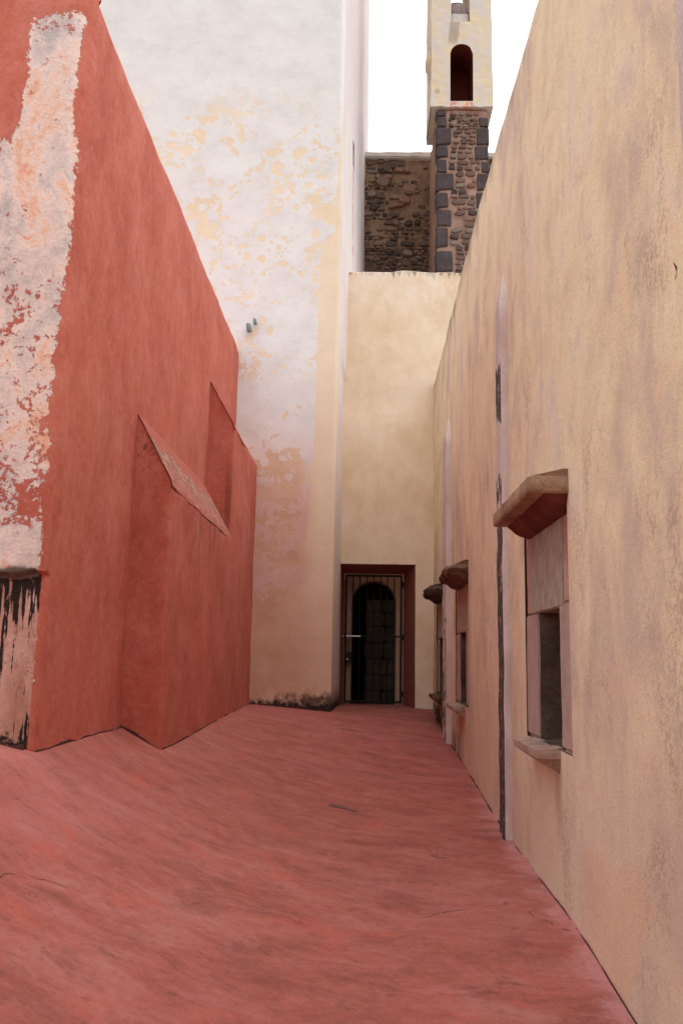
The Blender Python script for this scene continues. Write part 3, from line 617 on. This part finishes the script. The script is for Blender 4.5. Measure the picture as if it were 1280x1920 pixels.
# ------------------------------------------------------------ ochre wall on the right
ow = empty('ochre_wall', (1.1, 6.0, .15), 'long ochre plastered wall on the right with three hooded stone windows and mortar ribs', 'wall')
WIN = [0.0, 4.70, 7.52]
FY0, FY1, FZ0, FZ1 = 4.905, 6.235, .965, 2.33
RY = -3.5
TOPZ = [(-9, 5.7), (5.4, 5.83), (6.1, 5.88), (7.1, 5.94), (8.6, 6.0), (10.4, 6.02), (15.5, 5.96)]
def rwall(y, z):
    zt = lerp(y, TOPZ) + .045 * n3(y * .8, 0, 7) + .022 * n3(y * 2.6, 3, 7)
    zz = z; off = 0
    if z > 5.0: zz = 5.0 + (z - 5.0) * (zt - 5.0)
    if z > 5.9: off = .10 * (1 - math.sqrt(max(0, 1 - ((z - 5.9) / .102) ** 2)))
    amp = .010 if not any(FY0 - .1 + d < y < FY1 + .1 + d and z < 2.6 for d in WIN) else .003
    return Vector((1.1 + amp * n3(2, y, zz, .9) + amp * .5 * n3(2, y, zz, 3.1) + off, y, zz))
ys = merge(steps(-9, 2, .4), steps(2, 14.42, .08), [v + d for d in WIN for v in (FY0, FY1)]); zs = merge(steps(-.4, 5.0, .08), steps(5.0, 5.9, .1), [5.93, 5.96, 5.98, 5.992, 6.0], [FZ0, FZ1])
def hole(y, z): return any(FY0 + d < y < FY1 + d for d in WIN) and FZ0 < z < FZ1
ys = [y for y in ys if not any(abs(y - (v + d)) < .02 and abs(y - (v + d)) > 1e-6 for d in WIN for v in (FY0, FY1))]
zs = [z for z in zs if not any(1e-6 < abs(z - v) < .02 for v in (FZ0, FZ1))]
sheet('wall_face', ys, zs, rwall, M_RIGHT, ow, skip=hole, flip=True)
bm = bmesh.new(); pr = None
for (y, z, t) in ((3.118, 2.884, .001), (3.098, 2.862, .004), (3.083, 2.842, .008), (3.085, 2.832, .007), (3.094, 2.822, .004), (3.110, 2.815, .001)):
    x = rwall(y, z).x - .003; q = (bm.verts.new((x, y, z + t)), bm.verts.new((x, y + t * .6, z - t)))
    if pr: bm.faces.new((pr[0], q[0], q[1], pr[1]))
    pr = q
link('hairline_crack', frombm('hairline_crack', bm), M_SEAM, ow)
sheet('wall_top', [0, .5, 1], ys, lambda t, y: Vector((1.195 + t * .8, y, lerp(y, TOPZ) + .045 * n3(y * .8, 0, 7) + .022 * n3(y * 2.6, 3, 7) - (.02 if t == 0 else 0))), M_RIGHT, ow)
link('wall_back', mesh('wall_back', [(1.99, -9, -.5), (1.99, 14.4, -.5), (1.99, 14.4, 6.0), (1.99, -9, 5.7)], [(0, 1, 2, 3)]), M_RIGHT, ow)
# added wall behind the camera, unseen, blocking sky light from the rear
link('rear_light_blocker', frombm('rear_light_blocker', gridbox(-8, 1.085, RY - .8, RY, -.4, 7.2, .5, .02, .03)), M_RIGHT, ow, True)

def ringstack(levels, y0, y1, xw, amp, seed, res=.03):
    """stack of three-sided rings standing out of the wall: levels of (z, projection, end inset)"""
    bm = bmesh.new(); rings = []
    for (z, p, ins) in levels:
        ya, yb = y0 + ins, y1 - ins; na = 8; nb = max(6, int((y1 - y0) / res)); pts = []
        for i in range(na): pts.append((xw + .03 - (p + .03) * i / na, ya))
        for i in range(nb): pts.append((xw - p, ya + (yb - ya) * i / nb))
        for i in range(na + 1): pts.append((xw - p + (p + .03) * i / na, yb))
        row = []
        for (x, y) in pts:
            d = amp * (fb(x + seed, y, z, 5, 3) * .9 + n3(x, y + seed, z, 14) * .45 + n3(x, y, z + seed, 31) * .3) if amp else 0
            d2 = amp * fb(x, y + seed * 2, z + 5, 6, 3) if amp else 0
            row.append(bm.verts.new((min(xw + .03, x + d * 1.2) if x < xw else x, y + d2 * .7, z + d2 * .8)))
        rings.append(row)
    for a, b in zip(rings, rings[1:]):
        for i in range(len(a) - 1): bm.faces.new((a[i], a[i + 1], b[i + 1], b[i]))
    for row in (rings[0], rings[-1]):
        m_ = len(row); mid = [bm.verts.new(((row[i].co.x), row[i].co.y, row[i].co.z)) for i in ()]
        bm.faces.new(row)
    return bm
def window(k):
    d = WIN[k]; old = k > 0; a = (0, .034, .040)[k]
    wn = bpy.data.objects.new('window', None); COL.objects.link(wn); wn.parent = ow; wn.location = Vector((1.1, 5.57 + d, .965)) - world_loc(ow); wn.empty_display_size = .2
    wn['label'] = ('near stone window with a crisp carved hood', 'middle stone window with a crumbling brown hood', 'farthest stone window with a blackened hood half hidden by a rib')[k]
    def P(name, bm, mat, smooth=False): return link(name, frombm(name, bm), mat, wn, smooth)
    # hood: slab and oxblood moulding below
    y0, y1 = 4.845 + d, 6.165 + d
    slab = [(2.487, .03, .0), (2.462, .14, .012), (2.447, .205, .012), (2.438, .222, .003), (2.400, .224, 0), (2.365, .222, .002), (2.354, .212, .012), (2.352, .13, .03)]
    if old: slab = [(2.50, .03, .02), (2.475, .12, .05), (2.45, .18, .04), (2.42, .215, .02), (2.385, .21, .03), (2.352, .19, .045), (2.345, .13, .06)]
    P('hood', ringstack(slab, y0, y1, 1.1, a or .0035, 3 + k * 5), (M_HOOD, M_HOODOLD, M_HOODDARK)[k], True)
    mo = [(2.356, .130, .026), (2.347, .128, .028), (2.340, .122, .032), (2.326, .104, .040), (2.310, .090, .05), (2.296, .078, .062), (2.282, .060, .08), (2.270, .036, .098), (2.262, .012, .11), (2.258, -.005, .112)]
    if old: mo = [(z + .004, p * 1.08, i) for z, p, i in mo]
    P('hood_moulding', ringstack(mo, y0, y1, 1.1, a * .7 or .002, 8 + k * 3), (M_MOULD, M_HOODOLD, M_HOODDARK)[k], True)
    xr = 1.106
    def slab_(name, ya, yb, za, zb, mat, x=xr, dd=.05, amp=.003, th=.10): P(name, gridbox(x, x + th, ya, yb, za, zb, dd, amp, .008, k * 7 + za), mat, True)
    slab_('jamb', 4.91 + d, 5.185 + d, .985, 1.772, M_JAMB, th=.03); slab_('jamb', 5.835 + d, 6.228 + d, .985, 1.752, M_JAMB, th=.03)
    slab_('upper_jamb', 4.912 + d, 5.075 + d, 1.778, 2.325, M_UJAMB, xr + .003); slab_('upper_jamb', 6.085 + d, 6.226 + d, 1.760, 2.325, M_UJAMB, xr + .006)
    slab_('lintel', 5.082 + d, 6.078 + d, 1.758, 2.325, M_LINTEL, xr + .002, .05, .004, .16)
    # bedding mortar behind the stones
    bm = bmesh.new()
    for (ya, yb, za, zb) in ((4.903, 5.19, .96, 2.335), (5.83, 6.237, .96, 2.335), (5.19, 5.83, 1.80, 2.335)):
        q = [bm.verts.new((1.128, y + d, z)) for y, z in ((ya, za), (yb, za), (yb, zb), (ya, zb))]; bm.faces.new(q)
    P('bedding_mortar', bm, M_RIB)
    # niche
    V = []; ya, yb, za, zb, xb = 5.196 + d, 5.822 + d, .975, 1.765, 1.62
    qs = [((1.116, yb, za), (xb, yb - .06, za), (1.116, yb, zb), (xb, yb - .06, zb)), ((1.116, ya, za), (xb, ya + .06, za), (1.116, ya, zb), (xb, ya + .06, zb)),
          ((1.09, ya, za), (xb, ya, za + .02), (1.09, yb, za), (xb, yb, za + .02)), ((1.11, ya, zb), (xb, ya, zb), (1.11, yb, zb), (xb, yb, zb))]
    patch('niche', qs, M_NICHE, wn, .007)
    link('shutter', mesh('shutter', [(1.52, ya - .02, za - .02), (1.52, yb + .02, za - .02), (1.52, yb + .02, zb + .02), (1.52, ya - .02, zb + .02)], [(0, 1, 2, 3)]), M_SHUT, wn)
    # sill: slab with a slanting underside
    sl_ = [(.974, .0, .0), (.968, .122, .004), (.963, .131, .0), (.940, .133, .0), (.920, .131, .0), (.914, .124, .006), (.890, .085, .014), (.862, .040, .022), (.838, .0, .03), (.832, -.01, .032)]
    P('sill', ringstack(sl_, 5.195 + d, 5.985 + d, 1.1, (.0025, .008, .010)[k], 15 + k), (M_SILL, M_SILL, M_HOODOLD)[k], True)
for k in range(3): window(k)

def rib(y0, y1, z0, z1, x1, facemat, lab, sd):
    rb = bpy.data.objects.new('mortar_rib', None); COL.objects.link(rb); rb.parent = ow; rb.location = Vector((1.1, (y0 + y1) / 2, z0)) - world_loc(ow); rb['label'] = lab
    zs_ = steps(z0, z1, .04)
    def prof(z):
        t = max(0, (z - (z1 - .5)) / .5); wv = .03 * n3(sd, z * 1.1, 0) + .010 * n3(sd, z * 5, 2) + .004 * n3(sd, z * 16, 2); a = y0 + wv + .01 * n3(sd + 4, z * 3, 1); b = y1 + wv * 1.2
        mid = a + (b - a) * .45; k = 1 - t ** 2.2
        return mid + (a - mid) * max(k, .04), mid + (b - mid) * max(k, .04), 1.1 - (1.1 - x1) * max(.12, min(1, 1.15 * k)) * (1 + .12 * n3(sd, z * 4, 6))
    us = [0, .25, .5, .75, 1]
    def side(u, z):
        a, b, x = prof(z); return Vector((1.115 + (x - 1.115) * (1 - (1 - u) ** 1.3), a + .012 * (u ** 3) - .012, z))
    def face(u, z):
        a, b, x = prof(z); return Vector((x + .007 * n3(sd, u * 6, z * 7) * (4 * u * (1 - u)) + (.02 * max(0, u - .85) / .15), a + (b - a) * u, z))
    def far(u, z):
        a, b, x = prof(z); return Vector((x + .02 + (1.12 - x - .02) * u, b, z))
    sheet('rib_side', us, zs_, side, M_RIB, rb); sheet('rib_face', steps(0, 1, .12), zs_, face, facemat, rb); sheet('rib_back', [0, 1], zs_, far, M_RIB, rb)
rib(6.86, 7.20, .02, 4.56, 1.045, M_RIBF, 'long lilac mortar rib with a black mouldy face beside the near window', 2)
rib(11.45, 12.10, .35, 4.62, 1.035, M_RIBF2, 'far lilac mortar rib flecked with dark spots', 5)
rib(2.45, 2.90, -.1, 5.2, 1.05, M_RIB, 'nearest lilac mortar rib at the edge of the ochre wall', 9)
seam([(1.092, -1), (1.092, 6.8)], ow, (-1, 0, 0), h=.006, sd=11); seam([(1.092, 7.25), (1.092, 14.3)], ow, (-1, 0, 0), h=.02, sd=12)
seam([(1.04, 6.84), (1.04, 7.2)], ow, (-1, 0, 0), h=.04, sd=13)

# ------------------------------------------------------------ stones
rnd = random.Random(11)
STV = []
for i in range(8):
    n = rnd.choice((7, 8, 9)); V = []; F = []
    outr = []
    for k in range(n):
        a = 2 * math.pi * (k + rnd.uniform(-.22, .22)) / n; c, s = math.cos(a), math.sin(a)
        sup = (abs(c) ** 4.5 + abs(s) ** 4.5) ** (-1 / 4.5) * rnd.uniform(.84, 1.0); outr.append((c * sup * .5, s * sup * .5))
    for (x, z) in outr: V.append((x, .6, z))
    for (x, z) in outr: V.append((x, -.1, z))
    for (x, z) in outr: V.append((x * .86 + rnd.uniform(-.04, .04), -.40 + rnd.uniform(-.12, .08), z * .80 + rnd.uniform(-.04, .04)))
    V.append((rnd.uniform(-.08, .08), -.5, rnd.uniform(-.08, .08)))
    for k in range(n):
        q = (k + 1) % n; F.append((k, q, n + q, n + k)); F.append((n + k, n + q, 2 * n + q, 2 * n + k)); F.append((2 * n + k, 2 * n + q, 3 * n))
    me = mesh('stone', V, [f[::-1] for f in F]); me.materials.append(M_STONE); STV.append(me)
SQ = []
for i in range(3):
    bm = bmesh.new(); bmesh.ops.create_cube(bm, size=1)
    for v in bm.verts: v.co += Vector((rnd.uniform(-.09, .09), 0, rnd.uniform(-.10, .04)))
    bmesh.ops.bevel(bm, geom=bm.edges[:], offset=.07, segments=1, affect='EDGES'); me = frombm('quoin', bm); me.materials.append(M_QUOIN); SQ.append(me)
def put(me, name, parent, x, y, z, sx, sy, sz, ry=0, rz=0):
    o = bpy.data.objects.new(name, me); COL.objects.link(o); o.parent = parent; o.location = Vector((x, y, z)) - Vector(parent.location); o.scale = (sx, sy, sz); o.rotation_euler = (0, ry, rz); return o

rub = empty('rubble_wall', (.6, 19.3, 7.95), 'dark rubble stone wall with a pale coping above the cream end wall', 'wall')
sheet('mortar_bed', steps(-.4, 3.6, .05), steps(7.6, 12.76, .05), lambda x, z: Vector((x, 19.30 + .035 * fb(x, 1, z, 4, 3) + .012 * n3(x, 2, z, 14), z)), M_MORT, rub)
link('coping', frombm('coping', gridbox(-.3, 3.6, 19.18, 19.75, 12.77, 12.92, .12, .012, .03)), M_COPE, rub, True)
z = 7.98; rows = 0
while z < 12.70:
    h = rnd.uniform(.06, .11) if rnd.random() < .66 else rnd.uniform(.11, .18)
    x = -.22 + rnd.uniform(-.1, 0)
    while x < 1.46:
        wd = h * rnd.uniform(1.1, 2.9); keep = .90 if z < 10.6 else .74
        if z > 11.2 and x > .45: keep = .30
        if rnd.random() < keep:
            f = rnd.uniform(.74, 1.0)
            put(rnd.choice(STV), 'stone', rub, x + wd / 2, 19.30 - .01 + rnd.uniform(-.02, .02), z + h / 2 + rnd.uniform(-.02, .02), wd * f, rnd.uniform(.06, .10), h * f, rnd.uniform(-.14, .14))
        x += wd
    x = 2.42
    while x < 3.0 and z > 11.0:
        wd = h * rnd.uniform(1.0, 2.0); put(rnd.choice(STV), 'stone', rub, x + wd / 2, 19.29, z + h / 2, wd * .85, .14, h * .85, rnd.uniform(-.15, .15)); x += wd
    z += h
for (x, zz, wd, h, ry) in ((.31, 12.20, .36, .30, .35), (.62, 11.62, .42, .10, -.25), (.05, 11.9, .22, .18, 0), (.12, 11.6, .26, .18, -.4), (.80, 11.75, .30, .16, .1), (.85, 12.5, .14, .16, .2), (.62, 11.2, .14, .12, 0), (.90, 11.2, .2, .14, 0), (1.1, 11.22, .15, .13, .1), (.88, 10.48, .26, .16, .1)):
    put(STV[int(x * 10) % 8], 'stone', rub, x, 19.26, zz, wd, .13, h, ry)

bt = empty('bell_gable', (1.86, 17.0, 7.9), 'bell gable of mottled cream plaster on a rubble pier with dark corner stones', 'tower')
PX0, PX1, PY, PT = 1.362, 2.40, 17.0, 12.57
bm = bmesh.new(); F = []
link('pier_core', frombm('pier_core', gridbox(PX0 + .005, PX1, PY + .03, 19.29, 7.6, PT - .006, .10, .022, .03, 3)), M_MORT2, bt, True)
def pz(zc): return 12.55 - (zc - 118) / 1412 * (12.55 - 9.03)          # heights taken off the course lines
LQ = [(125, 178, 85), (180, 268, 87), (280, 425, 122), (435, 540, 102), (550, 668, 88), (680, 822, 142), (836, 978, 104), (986, 1130, 128), (1150, 1308, 94), (1330, 1528, 144), (1545, 1660, 104), (1672, 1800, 140), (1812, 1950, 100)]
RQ = [(185, 268, 82), (280, 425, 102), (432, 563, 118), (572, 668, 64), (680, 822, 100), (834, 978, 108), (990, 1120, 80), (1140, 1290, 110), (1305, 1450, 84)]
U = 1.03 / 455
for i, (a, b, wd) in enumerate(LQ):
    z1, z0 = pz(a), pz(b); W = wd * U; o = put(SQ[i % 3], 'quoin', bt, PX0 + W / 2 - .004, PY + .17, (z0 + z1) / 2, W, .36, (z1 - z0) * .97)
for i, (a, b, wd) in enumerate(RQ):
    z1, z0 = pz(a), pz(b); W = wd * U; o = put(SQ[(i + 1) % 3], 'quoin', bt, PX1 - W / 2 + .004, PY + .17, (z0 + z1) / 2, W, .36, (z1 - z0) * .97)
z = 8.3
def qw(L, zc):
    for a, b, wd in L:
        if pz(b) - .02 <= zc <= pz(a) + .02: return wd * U
    return .12
while z < 12.5:
    h = rnd.uniform(.09, .15) if z < 11.75 else rnd.uniform(.05, .10); zc = z + h / 2
    xa, xb = PX0 + qw(LQ, zc) + .02, PX1 - qw(RQ, zc) - .02; x = xa + rnd.uniform(0, .03)
    while x < xb - .05:
        wd = min(h * rnd.uniform(1.1, 2.4), xb - x)
        if rnd.random() < (.93 if z < 11.75 else .75):
            f = rnd.uniform(.84, .97); put(rnd.choice(STV), 'stone', bt, x + wd / 2, PY + .025, zc + rnd.uniform(-.012, .012), wd * f, rnd.uniform(.06, .09), h * f, rnd.uniform(-.16, .16))
        x += wd
    z += h
# plastered bell gable: front with an arched niche and a tall opening above
BX0, BX1, BY0, BY1, BZ0, BZ1 = 1.243, 2.492, 16.95, 18.35, 12.575, 17.6
NX0, NX1, NZ0, NZS = 1.628, 2.092, 12.70, 13.755; NR = (NX1 - NX0) / 2; NC = (NX0 + NX1) / 2
OX0, OX1, OZ0, OZ1 = 1.652, 2.036, 14.50, 16.3
bm = bmesh.new()
def wob(x, z): return BY0 + .012 * n3(x, 0, z, 2) + .006 * n3(x, 0, z, 7)
gx = merge(steps(BX0, NX0, .05), steps(NX0, NX1, .04), steps(NX1, BX1, .05), [OX0, OX1]); gx = [x for x in gx if not any(1e-5 < abs(x - v) < .018 and x not in (NX0, NX1, OX0, OX1, BX0, BX1) for v in (OX0, OX1, NX0, NX1))]
gz = merge(steps(BZ0, NZ0, .06), steps(NZ0, NZS, .06), steps(NZS + NR, OZ0, .06), steps(OZ0, OZ1, .1), steps(OZ1, BZ1, .1))
grid = {}
def gv(x, z, y=None):
    k = (round(x, 4), round(z, 4), y)
    if k not in grid:
        xx = x; side = 0
        if abs(x - BX0) < 1e-6 or abs(x - BX1) < 1e-6: xx = x + .022 * n3(x, 1, z, 1.3) + .012 * n3(x, 2, z, 4)
        zz = z + (.012 * n3(x, 4, 1, 6) if abs(z - BZ0) < 1e-6 else 0)
        grid[k] = bm.verts.new((xx, wob(x, z) if y is None else y, zz))
    return grid[k]
def fz(i, j): return gx[i], gx[i + 1], gz[j], gz[j + 1]
for j in range(len(gz) - 1):
    for i in range(len(gx) - 1):
        a, b, c, d_ = fz(i, j); mx, mz = (a + b) / 2, (c + d_) / 2
        if NX0 < mx < NX1 and NZ0 < mz < NZS + NR: continue
        if OX0 < mx < OX1 and OZ0 < mz < OZ1: continue
        bm.faces.new((gv(a, c), gv(b, c), gv(b, d_), gv(a, d_)))
nx = [x for x in gx if NX0 - 1e-6 <= x <= NX1 + 1e-6]
arcz = lambda x: NZS + math.sqrt(max(0, NR ** 2 - (x - NC) ** 2))
zt = NZS + NR
def av(x):
    zc = arcz(x)
    if abs(zc - NZS) < 1e-5: return gv(x, NZS)
    if abs(zc - zt) < 1e-5: return gv(x, zt)
    return gv(x, zc)
for a, b in zip(nx, nx[1:]):
    q = [av(a), av(b), gv(b, zt), gv(a, zt)]; q2 = []
    for v in q:
        if v not in q2: q2.append(v)
    if len(q2) > 2: bm.faces.new(q2)
# sides, back, top and underside
def addq(*p): bm.faces.new([bm.verts.new(q) for q in p])
for j in range(len(gz) - 1):
    for x in (BX0, BX1):
        a, b = gv(x, gz[j]), gv(x, gz[j + 1]); c = gv(x, gz[j + 1], BY1); d_ = gv(x, gz[j], BY1); bm.faces.new((a, b, c, d_))
addq((BX0, BY0 + .01, BZ0 - .004), (BX1, BY0 + .01, BZ0 - .004), (BX1, BY1, BZ0 - .004), (BX0, BY1, BZ0 - .004)); addq((BX0, BY0, BZ1), (BX1, BY0, BZ1), (BX1, BY1, BZ1), (BX0, BY1, BZ1))
for (xa, xb, za, zb) in ((BX0, OX0, BZ0, BZ1), (OX1, BX1, BZ0, BZ1), (OX0, OX1, BZ0, OZ0), (OX0, OX1, OZ1, BZ1)): addq((xa, BY1, za), (xb, BY1, za), (xb, BY1, zb), (xa, BY1, zb))
for x in (OX0, OX1): addq((x, BY0 + .006, OZ0), (x, BY1, OZ0), (x, BY1, OZ1), (x, BY0 + .006, OZ1))
addq((OX0, BY0, OZ1), (OX1, BY0, OZ1), (OX1, BY1, OZ1), (OX0, BY1, OZ1)); addq((OX0, BY0 + .006, OZ0), (OX1, BY0 + .006, OZ0), (OX1, BY1, OZ0), (OX0, BY1, OZ0))
link('plastered_gable', frombm('plastered_gable', bm), M_BELF, bt)
# deep red lining of the niche
bm = bmesh.new(); cnt = [(NX0, NZ0)] + [(NX0, z) for z in steps(NZ0, NZS, .2)[1:]] + [(NC - NR * math.cos(math.pi * k / 16), NZS + NR * math.sin(math.pi * k / 16)) for k in range(1, 16)] + [(NX1, z) for z in reversed(steps(NZ0, NZS, .2)[1:])] + [(NX1, NZ0)]
f_ = [bm.verts.new((x, BY0 + .004, z)) for x, z in cnt]; b_ = [bm.verts.new((x, BY0 + .85, z)) for x, z in cnt]
for i in range(len(cnt)): k = (i + 1) % len(cnt); bm.faces.new((f_[i], f_[k], b_[k], b_[i]))
bm.faces.new(b_); link('arched_niche', frombm('arched_niche', bm), M_NICHER, bt)
# rubble fill seen in the upper opening
link('opening_sill', frombm('opening_sill', gridbox(OX0 + .004, OX1 - .02, BY0 + .10, BY0 + .7, OZ0 + .004, OZ0 + .27, .06, .010, .02)), M_COPE, bt, True)
bm = gridbox(OX0 + .004, OX1 - .004, BY0 + .2, BY0 + .7, OZ0 + .27, OZ0 + .62, .05, .02, .03)
for v in bm.verts: v.co.z -= max(0, (v.co.z - OZ0 - .40)) * max(0, (v.co.x - 1.9) / .13)
link('opening_rubble', frombm('opening_rubble', bm), mat_stone('lilac_rubble', C(120, 102, 102), C(156, 138, 136), C(178, 160, 156), 20, .03, (C(90, 74, 74), .6)), bt, True)
bm = gridbox(BX0 - .095, BX0 + .03, 17.05, 17.5, 13.45, 14.06, .06, .012, .03)
for v in bm.verts:
    if v.co.x < BX0 - .05: v.co.x += max(0, (v.co.z - 13.86)) * .5 + max(0, 13.72 - v.co.z) * .55
link('corbel', frombm('corbel', bm), M_BELF, bt, True)

# ------------------------------------------------------------ twig on the floor
bm = bmesh.new(); px, py = -.15, 7.36
pts = [(-.095, .035), (-.10, -.01), (-.03, .0), (.05, -.012), (.105, -.03), (.11, -.012)]
tube(bm, [(px + a, py + b, floor_z(px + a, py + b) + .008) for a, b in pts], .005, 6)
tube(bm, [(px + a, py + b, floor_z(px + a, py + b) + .009) for a, b in ((-.09, .036), (0, .04), (.06, .03))], .004, 6)
tag(link('twig', frombm('twig', bm), mat_simple('grey_dry_twig', C(120, 104, 98), .8), None, True), 'small grey bent twig lying alone on the red floor', 'twig')
